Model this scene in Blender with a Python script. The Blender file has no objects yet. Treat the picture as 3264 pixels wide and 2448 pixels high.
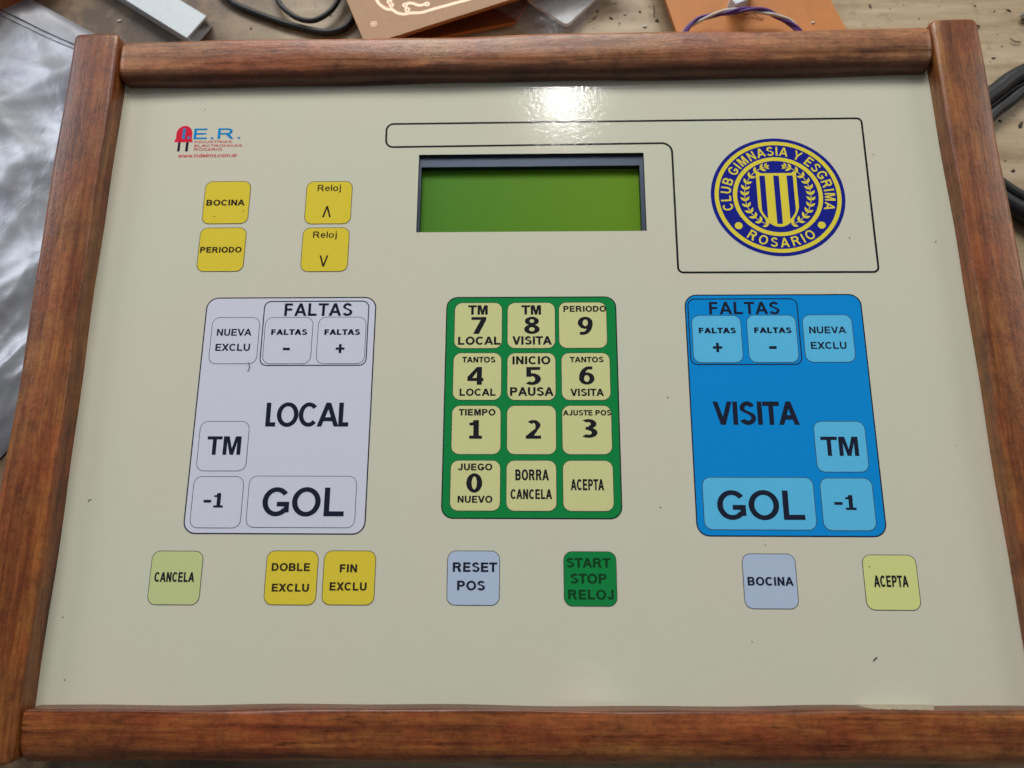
import bpy, math, random
from mathutils import Vector, Matrix
from mathutils.geometry import delaunay_2d_cdt
random.seed(7)
S = bpy.context.scene
COL = S.collection
MM = 0.001

# ---------------------------------------------------------------- camera
cam_d = bpy.data.cameras.new('camera'); cam = bpy.data.objects.new('camera', cam_d); COL.objects.link(cam)
rot = Matrix([[0.9997016, 0.0012111, 0.0243967], [0.0040843, 0.9764216, -0.2158337], [-0.0240828, 0.2158689, 0.9761253]])
cam.matrix_world = Matrix.Translation(Vector([-0.79, -44.461, 195.047]) * MM) @ rot.to_4x4()
cam_d.sensor_width = 36; cam_d.lens = 23.9760
cam_d.clip_start = 0.01; cam_d.clip_end = 50
cam_d.dof.use_dof = True; cam_d.dof.focus_distance = 0.2; cam_d.dof.aperture_fstop = 13
S.camera = cam

# ---------------------------------------------------------------- light of the room, with added fill lights
W = bpy.data.worlds.new('World'); S.world = W; W.use_nodes = True
bg = W.node_tree.nodes['Background']; bg.inputs[0].default_value = (0.93, 0.97, 1.0, 1); bg.inputs[1].default_value = 0.11
def bulb(name, loc, power, radius, colour):
    l = bpy.data.lights.new(name, 'POINT'); l.energy = power; l.shadow_soft_size = radius; l.color = colour
    o = bpy.data.objects.new(name, l); o.location = loc; COL.objects.link(o); return o
def area(name, loc, target, power, sx, sy, colour):
    l = bpy.data.lights.new(name, 'AREA'); l.energy = power; l.shape = 'RECTANGLE'; l.size = sx; l.size_y = sy; l.color = colour
    o = bpy.data.objects.new(name, l); o.location = loc
    o.rotation_euler = (Vector(target) - Vector(loc)).to_track_quat('-Z', 'Y').to_euler(); COL.objects.link(o); return o
bulb('ceiling_bulb', (0.107, 1.24, 1.60), 10.5, 0.035, (1, .98, .94))
bulb('second_bulb', (0.160, -0.45, 1.60), .55, 0.03, (.95, .98, 1))
area('left_fill', (-2.3, 1.4, 1.3), (0, 0, 0), 17, 1.2, 1.0, (.86, .93, 1))  # added unseen cool fill from the left, also glints in the bag
area('right_fill', (2.7, 1.3, 1.7), (0, 0, 0), 20, 1.4, 1.4, (1, .95, .88))  # added warm fill from the right, kept out of the plate's reflection
area('far_fill', (-0.15, 1.15, .85), (0, 0, 0), 15, .9, 0.4, (1, .98, .94))  # added low fill beyond the top rail, brightens the plate's far side
S.view_settings.view_transform = 'Standard'; S.view_settings.look = 'None'
S.view_settings.exposure = 0.15; S.view_settings.gamma = 1

# ---------------------------------------------------------------- object helpers
def mesh(name, verts, faces, mats, fmat=None, smooth=False):
    me = bpy.data.meshes.new(name)
    me.from_pydata([(v[0]*MM, v[1]*MM, v[2]*MM) for v in verts], [], faces)
    for m in (mats if isinstance(mats, (list, tuple)) else [mats]): me.materials.append(m)
    if fmat: me.polygons.foreach_set('material_index', fmat)
    if smooth: me.polygons.foreach_set('use_smooth', [True]*len(me.polygons))
    me.update(); return me
def put(name, me, parent=None, loc=(0, 0, 0), rz=0.0, label=None):
    o = bpy.data.objects.new(name, me); COL.objects.link(o); o.parent = parent
    o.location = Vector(loc)*MM; o.rotation_euler = (0, 0, rz)
    if label: o['label'] = label
    return o
def tag(o, label, cat, group=None, kind=None):
    o['label'] = label; o['category'] = cat
    if group: o['group'] = group
    if kind: o['kind'] = kind
    return o
def empty(name, loc=(0, 0, 0)):
    o = bpy.data.objects.new(name, None); o.location = Vector(loc)*MM; o.empty_display_size = .02; COL.objects.link(o); return o

# ---------------------------------------------------------------- materials
def newmat(name):
    m = bpy.data.materials.new(name); m.use_nodes = True
    nt = m.node_tree; b = nt.nodes['Principled BSDF']
    return m, nt, b, nt.nodes, nt.links
def pos_mm(nt, scale=(1, 1, 1), obj=False, rnd=False):
    """coordinates in millimetres, world or object"""
    if obj:
        t = nt.nodes.new('ShaderNodeTexCoord').outputs['Object']
    else:
        t = nt.nodes.new('ShaderNodeNewGeometry').outputs['Position']
    mp = nt.nodes.new('ShaderNodeMapping'); mp.inputs['Scale'].default_value = [1000*s for s in scale]
    nt.links.new(t, mp.inputs['Vector'])
    if rnd:
        oi = nt.nodes.new('ShaderNodeObjectInfo'); mu = nt.nodes.new('ShaderNodeMath'); mu.operation = 'MULTIPLY'; mu.inputs[1].default_value = 137.0
        nt.links.new(oi.outputs['Random'], mu.inputs[0])
        ad = nt.nodes.new('ShaderNodeVectorMath'); ad.operation = 'ADD'
        nt.links.new(mp.outputs[0], ad.inputs[0]); nt.links.new(mu.outputs[0], ad.inputs[1])
        return ad.outputs[0]
    return mp.outputs[0]
def noise(nt, vec, scale, detail=3, rough=.55, dist=0):
    n = nt.nodes.new('ShaderNodeTexNoise'); n.inputs['Scale'].default_value = scale; n.inputs['Detail'].default_value = detail
    n.inputs['Roughness'].default_value = rough; n.inputs['Distortion'].default_value = dist
    nt.links.new(vec, n.inputs['Vector']); return n.outputs['Fac']
def ramp(nt, fac, stops):
    r = nt.nodes.new('ShaderNodeValToRGB'); e = r.color_ramp.elements
    while len(e) < len(stops): e.new(.5)
    for el, (p, c) in zip(e, stops): el.position = p; el.color = (*c, 1) if len(c) == 3 else c
    nt.links.new(fac, r.inputs[0]); return r.outputs[0]
def mix(nt, fac, a, b, mode='MIX'):
    n = nt.nodes.new('ShaderNodeMix'); n.data_type = 'RGBA'; n.blend_type = mode
    for s_, v in ((n.inputs[0], fac), (n.inputs[6], a), (n.inputs[7], b)):
        if isinstance(v, bpy.types.NodeSocket): nt.links.new(v, s_)
        elif isinstance(v, (int, float)): s_.default_value = v
        else: s_.default_value = (*v, 1)
    return n.outputs[2]
def bump(nt, h, dist, strength=1, normal=None):
    b = nt.nodes.new('ShaderNodeBump'); b.inputs['Distance'].default_value = dist*MM; b.inputs['Strength'].default_value = strength
    nt.links.new(h, b.inputs['Height'])
    if normal is not None: nt.links.new(normal, b.inputs['Normal'])
    return b.outputs[0]
g3 = lambda v: (v, v, v)
def mrange(nt, a, b_):
    m = nt.nodes.new('ShaderNodeMapRange'); m.inputs[1].default_value = a; m.inputs[2].default_value = b_; return m

def laminate(name, base, speck=0.0, warm=0.0):
    """print seen through the glossy, slightly orange-peeled laminate"""
    m, nt, b, N, L = newmat(name)
    p = pos_mm(nt)
    c = base
    if warm:
        c = mix(nt, ramp(nt, noise(nt, p, .022, 2), [(.38, g3(0)), (.62, g3(1))]), base, tuple(x*y for x, y in zip(base, (1.05, .975, 1.0))))
    g = ramp(nt, noise(nt, p, 2.2, 3, .7), [(.3, g3(1-speck-.03)), (.7, g3(1+speck*.5))])
    c = mix(nt, 1.0, c, g, 'MULTIPLY')
    L.new(c, b.inputs['Base Color'])
    b.inputs['Roughness'].default_value = .55; b.inputs['Specular IOR Level'].default_value = .0
    b.inputs['Coat Weight'].default_value = 1; b.inputs['Coat Roughness'].default_value = .13; b.inputs['Coat IOR'].default_value = 1.42
    pk = noise(nt, p, .55, 3, .6)
    L.new(bump(nt, pk, .046, 1), b.inputs['Coat Normal'])
    return m
M = {}
M['panel'] = laminate('cream_laminate', (.61, .62, .495), .02, 1)
PC = dict(yellow=(.74, .59, .05), lilac=(.65, .66, .79), green=(.006, .235, .055), padkey=(.65, .655, .31), blue=(.002, .26, .70),
          skykey=(.11, .52, .84), lime=(.55, .62, .28), lime2=(.68, .71, .27), greyblue=(.45, .545, .72), black=(.014, .015, .02), navy=(.012, .016, .035),
          inkbrown=(.035, .022, .015), inkgreen=(.006, .05, .015), crestblue=(.010, .016, .25), crestyellow=(.76, .64, .06), red=(.66, .02, .05), logoblue=(.0, .25, .6), line=(.05, .05, .06))
for k, c in PC.items(): M[k] = laminate('print_'+k, c, .05 if k in ('skykey', 'padkey', 'yellow', 'lilac') else .01)

def wood(name, dark, mid, light, gloss=.2, mott=1.0, tone=None):
    m, nt, b, N, L = newmat(name)
    p = pos_mm(nt, (.045, .8, .8), True, True)       # stretched along the grain (local X)
    q = pos_mm(nt, (1, 1, 1), True, True)
    f = pos_mm(nt, (.30, 2.4, 2.4), True, True)
    g1 = noise(nt, p, .38, 6, .68, .4)
    c = ramp(nt, g1, [(.30, dark), (.46, mid), (.68, light)])
    m1 = ramp(nt, noise(nt, q, .10, 6, .72, .2), [(.34, (.62, .55, .60)), (.47, (.92, .88, .9)), (.56, g3(1.05)), (.70, (1.2, 1.22, 1.15))])
    c = mix(nt, mott, c, m1, 'MULTIPLY')
    red = ramp(nt, noise(nt, q, .033, 4, .7), [(.44, g3(0)), (.60, g3(1))])
    c = mix(nt, red, c, mix(nt, 1, c, (1.0, .74, .80), 'MULTIPLY'))
    fine = ramp(nt, noise(nt, f, .42, 4, .8), [(.34, g3(.62)), (.48, g3(1)), (.66, g3(1.12))])
    c = mix(nt, .9, c, fine, 'MULTIPLY')
    spk = ramp(nt, noise(nt, q, .55, 5, .85), [(.34, g3(.60)), (.47, g3(1)), (.64, g3(1.15))])
    c = mix(nt, .85, c, spk, 'MULTIPLY')
    po = pos_mm(nt, (.13, 1.0, 1.0), True, True)     # short dark pores along the grain
    pores = ramp(nt, noise(nt, po, .8, 2, .5, .1), [(.27, g3(.35)), (.33, g3(1))])
    c = mix(nt, .9, c, pores, 'MULTIPLY')
    if tone:        # darker uneven band along one edge of the rail, lighter line beside it
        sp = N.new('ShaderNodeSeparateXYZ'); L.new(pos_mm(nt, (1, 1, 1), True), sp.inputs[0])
        ad = N.new('ShaderNodeMath'); ad.operation = 'MULTIPLY_ADD'; L.new(noise(nt, pos_mm(nt, (.25, 1, 1), True), .22, 4, .7), ad.inputs[0]); ad.inputs[1].default_value = tone[0]; L.new(sp.outputs[1], ad.inputs[2])
        c = mix(nt, 1, c, ramp(nt, (lambda m: (L.new(ad.outputs[0], m.inputs[0]), m)[1])(mrange(nt, tone[1], tone[2])).outputs[0], [(.0, (.40, .36, .36)), (.45, (.62, .58, .55)), (.62, g3(1.12)), (.9, g3(1))]), 'MULTIPLY')
    L.new(c, b.inputs['Base Color'])
    b.inputs['Roughness'].default_value = .42
    b.inputs['Specular IOR Level'].default_value = .35
    b.inputs['Coat Weight'].default_value = .45; b.inputs['Coat Roughness'].default_value = gloss; b.inputs['Coat IOR'].default_value = 1.45
    n = bump(nt, noise(nt, q, .6, 5, .75), .13, .8)
    n = bump(nt, noise(nt, f, .5, 3), .10, .6, n)
    L.new(n, b.inputs['Normal']); L.new(n, b.inputs['Coat Normal'])
    return m
M['wood'] = wood('stained_varnished_wood', (.075, .017, .004), (.20, .062, .013), (.34, .138, .031))
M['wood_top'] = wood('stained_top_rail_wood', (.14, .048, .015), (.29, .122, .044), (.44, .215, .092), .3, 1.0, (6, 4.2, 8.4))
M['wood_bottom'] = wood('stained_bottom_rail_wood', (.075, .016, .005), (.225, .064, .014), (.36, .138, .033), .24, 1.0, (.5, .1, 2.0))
M['wood2'] = wood('orange_varnished_wood', (.15, .035, .008), (.30, .085, .018), (.42, .15, .03))

def bench_mat():
    m, nt, b, N, L = newmat('bench_wood')
    p = pos_mm(nt, (.12, 1, 1)); q = pos_mm(nt)
    c = ramp(nt, noise(nt, p, .16, 5, .6, .5), [(.3, (.29, .205, .12)), (.5, (.41, .31, .19)), (.7, (.52, .42, .28))])
    sep = N.new('ShaderNodeSeparateXYZ'); L.new(q, sep.inputs[0])
    ns = noise(nt, q, .02, 4, .6)
    a = N.new('ShaderNodeMath'); a.operation = 'MULTIPLY_ADD'; L.new(ns, a.inputs[0]); a.inputs[1].default_value = 150; L.new(sep.outputs[0], a.inputs[2])
    mr = N.new('ShaderNodeMapRange'); L.new(a.outputs[0], mr.inputs[0]); mr.inputs[1].default_value = -58; mr.inputs[2].default_value = 25
    left_brown = mix(nt, ramp(nt, noise(nt, q, .09, 4, .6), [(.45, g3(0)), (.62, g3(1))]), (.085, .052, .030), (.19, .12, .065))
    c = mix(nt, mr.outputs[0], left_brown, c)  # bench goes darker brown towards the left, along an uneven edge
    spots = ramp(nt, noise(nt, q, .25, 5, .7), [(.33, g3(.55)), (.43, g3(1)), (.75, g3(1.1))])
    c = mix(nt, .7, c, spots, 'MULTIPLY')
    L.new(c, b.inputs['Base Color']); b.inputs['Roughness'].default_value = .5
    L.new(bump(nt, noise(nt, p, 1.2, 4), .15, .5), b.inputs['Normal'])
    return m
M['bench'] = bench_mat()
def plain(name, base, rough=.5, metal=0, coat=0, var=.12, scale=.6, bmp=0, spec=.5, alpha=1, trans=0):
    m, nt, b, N, L = newmat(name); q = pos_mm(nt)
    c = mix(nt, 1, base, ramp(nt, noise(nt, q, scale, 4, .65), [(.3, g3(1-var)), (.7, g3(1+var))]), 'MULTIPLY')
    L.new(c, b.inputs['Base Color']); b.inputs['Roughness'].default_value = rough; b.inputs['Metallic'].default_value = metal
    b.inputs['Coat Weight'].default_value = coat; b.inputs['Specular IOR Level'].default_value = spec; b.inputs['Alpha'].default_value = alpha
    b.inputs['Transmission Weight'].default_value = trans
    if bmp: L.new(bump(nt, noise(nt, q, scale*2, 4), bmp, 1), b.inputs['Normal'])
    return m
M['bezel'] = plain('dark_steel_bezel', (.045, .065, .105), .36, .35, .3, .15, 3, .02)
M['lcd_wall'] = plain('black_plastic', (.008, .012, .014), .5)
M['core'] = plain('panel_core', (.02, .02, .022), .6)
M['rubber'] = plain('black_cable', (.007, .008, .010), .5, 0, 0, .3, .4, .05)
M['white_plastic'] = plain('white_plastic', (.62, .69, .74), .4, 0, 0, .05, .4)
M['pcb'] = plain('tan_laminate', (.40, .225, .115), .6, 0, 0, .06, .5)
M['pcb_dark'] = plain('brown_laminate', (.18, .045, .012), .35, 0, .3, .25, .08)
M['pcb_orange'] = plain('orange_laminate', (.52, .19, .042), .6, 0, 0, .08, .1)
M['pcb_edge'] = plain('board_edge', (.38, .13, .02), .5)
M['copper'] = plain('tinned_copper', (.66, .42, .30), .42, .25, 0, .05, .5)
M['hole'] = plain('drilled_hole', (.02, .015, .01), .6)
M['card'] = plain('white_card', (.78, .82, .84), .6, 0, 0, .04, .3)
M['purple'] = plain('purple_insulation', (.10, .035, .22), .4)
M['whitewire'] = plain('white_insulation', (.58, .55, .50), .4)
M['strand'] = plain('brown_strand', (.20, .07, .03), .4, .4)
M['debris'] = plain('dark_shaving', (.035, .022, .012), .7, 0, 0, .4, 2)
M['speck'] = plain('dust', (.12, .11, .10), .7)
M['fibre'] = plain('dark_fibre', (.03, .03, .03), .6)
M['glue'] = plain('cream_glue', (.32, .27, .19), .5)
M['screw'] = plain('zinc', (.6, .6, .6), .25, 1)
def lcd_mat():
    m, nt, b, N, L = newmat('lcd_glass'); q = pos_mm(nt)
    sep = N.new('ShaderNodeSeparateXYZ'); L.new(q, sep.inputs[0])
    mr = N.new('ShaderNodeMapRange'); L.new(sep.outputs[0], mr.inputs[0]); mr.inputs[1].default_value = -38; mr.inputs[2].default_value = 38
    c = mix(nt, mr.outputs[0], (.058, .205, .012), (.125, .262, .003))
    gl = ramp(nt, noise(nt, q, 3, 3), [(.3, g3(.94)), (.7, g3(1.05))]); c = mix(nt, 1, c, gl, 'MULTIPLY')
    L.new(c, b.inputs['Base Color']); b.inputs['Roughness'].default_value = .55; b.inputs['Specular IOR Level'].default_value = .15
    return m
M['lcd'] = lcd_mat()
def bag_mat():
    m, nt, b, N, L = newmat('antistatic_film'); q = pos_mm(nt)
    c = ramp(nt, noise(nt, q, .03, 4, .6, .8), [(.3, (.19, .17, .22)), (.5, (.34, .345, .38)), (.7, (.48, .495, .53))])
    L.new(c, b.inputs['Base Color']); b.inputs['Metallic'].default_value = .45; b.inputs['Roughness'].default_value = .36
    n = bump(nt, noise(nt, q, .045, 4, .5, .8), 2.0, .25); n = bump(nt, noise(nt, q, 1.2, 3), .05, .5, n)
    L.new(n, b.inputs['Normal']); return m
M['bag'] = bag_mat()
def clear_mat():
    m, nt, b, N, L = newmat('clear_film'); q = pos_mm(nt)
    b.inputs['Base Color'].default_value = (.50, .52, .58, 1); b.inputs['Roughness'].default_value = .22
    L.new(ramp(nt, noise(nt, q, .15, 3, .6, 1), [(.35, g3(.06)), (.65, g3(.26))]), b.inputs['Alpha'])
    L.new(bump(nt, noise(nt, q, .2, 3, .5, 1), 1.2, .8), b.inputs['Normal']); return m
M['clear'] = clear_mat()

# ---------------------------------------------------------------- lettering: glyphs built from strokes, cap height 1
def glyph(ch, s, b):
    """-> (list of polygons, ink width)"""
    P = []
    def rect(x0, y0, x1, y1): P.append([(x0, y0), (x1, y0), (x1, y1), (x0, y1)])
    def poly(*p): P.append(list(p))
    def arc(cx, cy, rx, ry, a0, a1, wx=None, wy=None, n=None):
        wx = s if wx is None else wx; wy = b if wy is None else wy
        n = n or max(4, int(abs(a1-a0)/12))
        A = [math.radians(a0+(a1-a0)*i/n) for i in range(n+1)]
        o = [(cx+rx*math.cos(t), cy+ry*math.sin(t)) for t in A]; i_ = [(cx+(rx-wx)*math.cos(t), cy+(ry-wy)*math.sin(t)) for t in A]
        for k in range(n):
            q = [o[k], o[k+1], i_[k+1], i_[k]]
            P.append(q if a1 > a0 else q[::-1])
    def diag(x0, y0, x1, y1, w):                       # stroke with level ends
        poly((x0-w/2, y0), (x0+w/2, y0), (x1+w/2, y1), (x1-w/2, y1)) if y1 > y0 else poly((x1-w/2, y1), (x1+w/2, y1), (x0+w/2, y0), (x0-w/2, y0))
    dw = s*1.04
    w = .8
    if ch == 'A':
        w = 1.0; diag(dw/2, 0, .5, 1, dw); diag(w-dw/2, 0, .5, 1, dw); rect(.24, .22, .76, .22+b)
    elif ch == 'B':
        w = .83; rect(0, 0, s, 1)
        for y0, y1, r in ((0, .5+b/2, .83), (.5-b/2, 1, .79)):
            ry = (y1-y0)/2; rx = ry*1.15; rect(s, y0, r-rx, y0+b); rect(s, y1-b, r-rx, y1); arc(r-rx, (y0+y1)/2, rx, ry, -90, 90)
    elif ch in 'CG':
        w = .9 if ch == 'C' else .94
        arc(w*.52, .5, w*.52, .51, 42 if ch == 'C' else 38, 318 if ch == 'C' else 322)
        if ch == 'G': rect(w*.54, .5-b, w, .5); rect(w-s*.95, .13, w, .5)
    elif ch == 'D':
        w = .84; rect(0, 0, s, 1); rect(s, 0, .40, b); rect(s, 1-b, .40, 1); arc(.40, .5, .44, .5, -90, 90)
    elif ch in 'EF':
        w = .75 if ch == 'E' else .68; rect(0, 0, s, 1); rect(s, 1-b, w-.02, 1); rect(s, .5-b*.45, w*.92, .5+b*.55)
        if ch == 'E': rect(s, 0, w, b)
    elif ch == 'I': w = s; rect(0, 0, s, 1)
    elif ch == 'J':
        w = .62; rect(w-s, .3, w, 1); arc(w/2, .3, w/2, .315, 180, 360); 
    elif ch == 'L': w = .70; rect(0, 0, s, 1); rect(s, 0, w, b*1.05)
    elif ch == 'Ł': w = .46; rect(0, 0, s, 1); rect(s, 0, w, b*1.05)      # narrow L
    elif ch == 'M':
        w = .97; rect(0, 0, s, 1); rect(w-s, 0, w, 1); e = s*.98
        poly((w/2-e*.45, 0), (w/2+e*.45, 0), (e*1.5, 1), (s*.6, 1)); poly((w/2-e*.45, 0), (w/2+e*.45, 0), (w-s*.6, 1), (w-e*1.5, 1))
    elif ch == 'N': w = .82; rect(0, 0, s, 1); rect(w-s, 0, w, 1); poly((w-s*1.02, 0), (w-s*.02, 0), (s*1.02, 1), (s*.02, 1))
    elif ch in 'OQ': w = 1.0; arc(.5, .5, .5, .515, 0, 360, n=36)
    elif ch in 'PR':
        w = .80 if ch == 'P' else .90; r = .80 if ch == 'P' else .82; rect(0, 0, s, 1); y0 = .38 if ch == 'P' else .42
        ry = (1-y0)/2; rx = ry*1.05; rect(s, y0, r-rx, y0+b); rect(s, 1-b, r-rx, 1); arc(r-rx, (1+y0)/2, rx, ry, -90, 90)
        if ch == 'R': poly((w-s*1.25, 0), (w, 0), (.62, y0+b*.8), (.38, y0+b*.8))
    elif ch == 'S':
        w = .80; ry = .25+b/4
        arc(w/2, 1-ry, w*.46, ry+.01, 22, 180); arc(w/2, ry, w*.5, ry+.01, 202, 360)
        # spine
        n = 10; pa = []; pb = []
        for i in range(n+1):
            t = i/n; x = w*.04+(w*.96)*t
            y = (1-ry)+(2*ry-1)*(3*t*t-2*t**3) if 0 else None
        c1 = [(w*.04, 1-ry), (w*.04, .50+b*.1), (w*.96-s*.9, .60-b*.55), (w-s, ry)]
        c2 = [(w*.04+s, 1-ry), (w*.08+s*.95, .50+b*.35), (w, .52+b*.2), (w, ry)]
        def bz(c, t): return tuple(sum(k*p[j] for k, p in zip(((1-t)**3, 3*t*(1-t)**2, 3*t*t*(1-t), t**3), c)) for j in (0, 1))
        for i in range(n): P.append([bz(c1, i/n), bz(c1, (i+1)/n), bz(c2, (i+1)/n), bz(c2, i/n)])
    elif ch == 'T': w = .82; rect(.41-s/2, 0, .41+s/2, 1); rect(0, 1-b, w, 1)
    elif ch == 'U': w = .83; rect(0, .36, s, 1); rect(w-s, .36, w, 1); arc(w/2, .36, w/2, .37, 180, 360)
    elif ch in 'Vv':
        h = 1; w = .94 if ch == 'V' else .8; diag(w/2, 0, dw/2, h, dw); diag(w/2, 0, w-dw/2, h, dw)
    elif ch == '^': w = .8; diag(dw/2, 0, w/2, 1, dw); diag(w-dw/2, 0, w/2, 1, dw)
    elif ch == 'X': w = .94; diag(dw*.6, 0, w-dw*.6, 1, dw*1.15); diag(w-dw*.6, 0, dw*.6, 1, dw*1.15)
    elif ch == 'Y': w = .94; rect(w/2-s/2, 0, w/2+s/2, .44); poly((w/2-s/2, .42), (w/2+s/2, .42), (dw, 1), (0, 1)); poly((w/2-s/2, .42), (w/2+s/2, .42), (w, 1), (w-dw, 1))
    elif ch == '-': w = .52; rect(0, .34, w, .34+b*1.25)
    elif ch == '+': w = .8; rect(0, .5-b*.5, w, .5+b*.5); rect(w/2-s*.5, .1, w/2+s*.5, .9)
    elif ch == '.': w = s*1.05; rect(0, 0, w, s*.95)
    elif ch == '0': w = .80; arc(.40, .5, .40, .51, 0, 360, s*1.15, b, 36)
    elif ch == '1': w = .66; rect(.21, 0, .21+s*1.2, 1); rect(0, 0, w, b); rect(.0, .72, .25, .72+b*.85); poly((.13, .72+b*.85), (.25, .72), (.30, 1), (.21, 1), (.19, .9))
    elif ch == '2':
        w = .78; arc(.39, .71, .37, .30, -5, 140, s*1.15, b); rect(0, 0, w, b)
        poly((0, b*.9), (s*.5, b*.6), (s*1.7, b*.9), (.39+.37, .685), (.39+.37-s*1.15, .685), (.50, .56))
    elif ch == '3':
        w = .78; arc(.36, .27, .42, .28, -135, 90, s*1.15, b); arc(.36, .745, .38, .265, -90, 135, s*1.15, b*.95); rect(.22, .5-b*.45, .40, .5+b*.5)
    elif ch == '4':
        w = .86; rect(.50, 0, .50+s*1.15, 1); rect(0, .21, w, .21+b); poly((0, .21+b*.3), (0, .21+b*1.35), (.50, 1), (.52+s*.3, 1), (.5+s*.2, .80), (s*1.05, .21+b*.9))
    elif ch == '5':
        w = .76; rect(.07, 1-b, w-.03, 1); rect(.07, .45, .07+s*.95, 1); arc(.34, .32, .42, .33, -135, 118, s*1.15, b); 
    elif ch == '6' or ch == '9':
        w = .80
        arc(.40, .33, .40, .34, 0, 360, s*1.1, b*.92, 30); arc(.52, .36, .52, .645, 82, 180, s*1.15, b); rect(.54, 1-b+.003, .70, 1.003)
        if ch == '9': P[:] = [[(w-x, 1-y) for x, y in p] for p in P]
    elif ch == '7': w = .76; rect(0, 1-b, w, 1); poly((.10, 0), (.12+s*1.15, 0), (w, 1-b), (w-s*1.2, 1-b))
    elif ch == '8': w = .82; arc(.41, .265, .41, .275, 0, 360, s*1.1, b*.9, 30); arc(.41, .755, .37, .255, 0, 360, s*1.05, b*.88, 30)
    elif ch == 'e':
        w = .68; arc(.34, .36, .34, .37, 0, 325, s*.95, b*.85); rect(s*.6, .32, w-.01, .32+b*.8)
    elif ch == 'l': w = s; rect(0, 0, s, 1)
    elif ch == 'i': w = s; rect(0, 0, s, .72); rect(0, .86, s, 1)
    elif ch == 'j': w = s+.08; rect(.08, -.1, .08+s, .72); rect(.08, .84, .08+s, 1); arc(-.02, -.1, .10+s, .16, -90, 0, s, b*.8)
    elif ch == 'o': w = .72; arc(.36, .36, .36, .37, 0, 360, s, b*.85, 28)
    elif ch == 'c': w = .64; arc(.34, .36, .34, .37, 42, 318, s, b*.85)
    elif ch == 'a' or ch == 'd': w = .70; arc(.34, .36, .34, .37, 0, 360, s*.9, b*.85, 26); rect(w-s, 0, w, .72 if ch == 'a' else 1)
    elif ch == 'n': w = .62; rect(0, 0, s, .72); arc(.31, .40, .31, .33, 0, 165, s, b*.85); rect(w-s, 0, w, .41)
    elif ch == 'm':
        w = 1.02; rect(0, 0, s, .72)
        for c in (.29, w-.29): arc(c, .43, .29, .30, 0, 165, s, b*.85); rect(c+.29-s, 0, c+.29, .44)
    elif ch == 'r': w = .38; rect(0, 0, s, .72); arc(.34, .36, .30, .36, 80, 160, s, b)
    elif ch == 's':
        w = .58; arc(w/2, .53, w*.46, .20, 20, 270, s*.9, b*.75); arc(w/2, .19, w*.5, .20, -160, 90, s*.9, b*.75)
    elif ch == 'w':
        w = .98
        for x0, x1 in ((.27, .08), (.27, .49), (.71, .49), (.71, .90)): diag(x0, 0, x1, .72, dw*.9)
    elif ch == ' ': w = .50
    return P, w
_gc = {}
def glyph_mesh(ch, s, b):
    k = (ch, round(s, 3), round(b, 3))
    if k in _gc: return _gc[k]
    P, w = glyph(ch, s, b)
    vs = []; fs = []
    for p in P:
        a = sum(p[i][0]*p[(i+1) % len(p)][1]-p[(i+1) % len(p)][0]*p[i][1] for i in range(len(p)))
        if abs(a) < 1e-7: continue
        if a < 0: p = p[::-1]
        fs.append(list(range(len(vs), len(vs)+len(p)))); vs += [Vector(q) for q in p]
    if not vs: r = ([], [], w)
    else:
        ov, oe, of, _, _, src = delaunay_2d_cdt(vs, [], fs, 1, 1e-4)
        tri = [tuple(f) for f, o in zip(of, src) if len(o)]
        tri = [t if (ov[t[1]]-ov[t[0]]).cross(ov[t[2]]-ov[t[0]]) > 0 else t[::-1] for t in tri]
        r = ([tuple(v) for v in ov], tri, w)
    _gc[k] = r; return r
STRAIGHT = set('ŁBDEFHIKLMNPRUJilnmrjd')
def layout(t, s, b, track):
    out = []; x = 0; prev = None
    for ch in t:
        v, f, w = glyph_mesh(ch, s, b)
        if prev is not None:
            g = .055 + track
            for c in (prev, ch): g += .05 if c in STRAIGHT else (0.02 if c in 'OCGSQ0869abceos' else -.035 if c in 'AVTYX' else .02)
            if ch == ' ' or prev == ' ': g = 0
            x += g
        out.append((v, f, x)); x += w; prev = ch
    return out
def text_geo(t, cx, cy, w, h, s=.245, b=.205, track=.0):
    """vertices and faces (mm) of the lettering, its ink filling the box exactly"""
    for it in range(2):
        L_ = layout(t, s, b, track)
        xs = [v[0]+x for vv, _, x in L_ for v in vv]; ys = [v[1] for vv, _, x in L_ for v in vv]
        x0, x1, y0, y1 = min(xs), max(xs), min(ys), max(ys)
        rat = (w/h)/((x1-x0)/(y1-y0))
        if it == 0 and len(t) > 1: s = min(.27, s/rat**.5) if rat < 1 else s/rat**.35
        elif it == 0: break
    V = []; F = []
    for vv, ff, x in L_:
        o = len(V); V += [(cx+((v[0]+x-x0)/(x1-x0)-.5)*w, cy+((v[1]-y0)/(y1-y0)-.5)*h) for v in vv]; F += [tuple(i+o for i in f) for f in ff]
    return V, F
def lettering(parent, items, mat, z, label=None, name='lettering', **kw):
    V = []; F = []
    for (t, cx, cy, w, h) in items:
        v, f = text_geo(t, cx, cy, w, h, **kw); o = len(V); V += [(p[0], p[1], z) for p in v]; F += [tuple(i+o for i in q) for q in f]
    return put(name, mesh(name, V, F, mat), parent, label=label)

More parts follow.
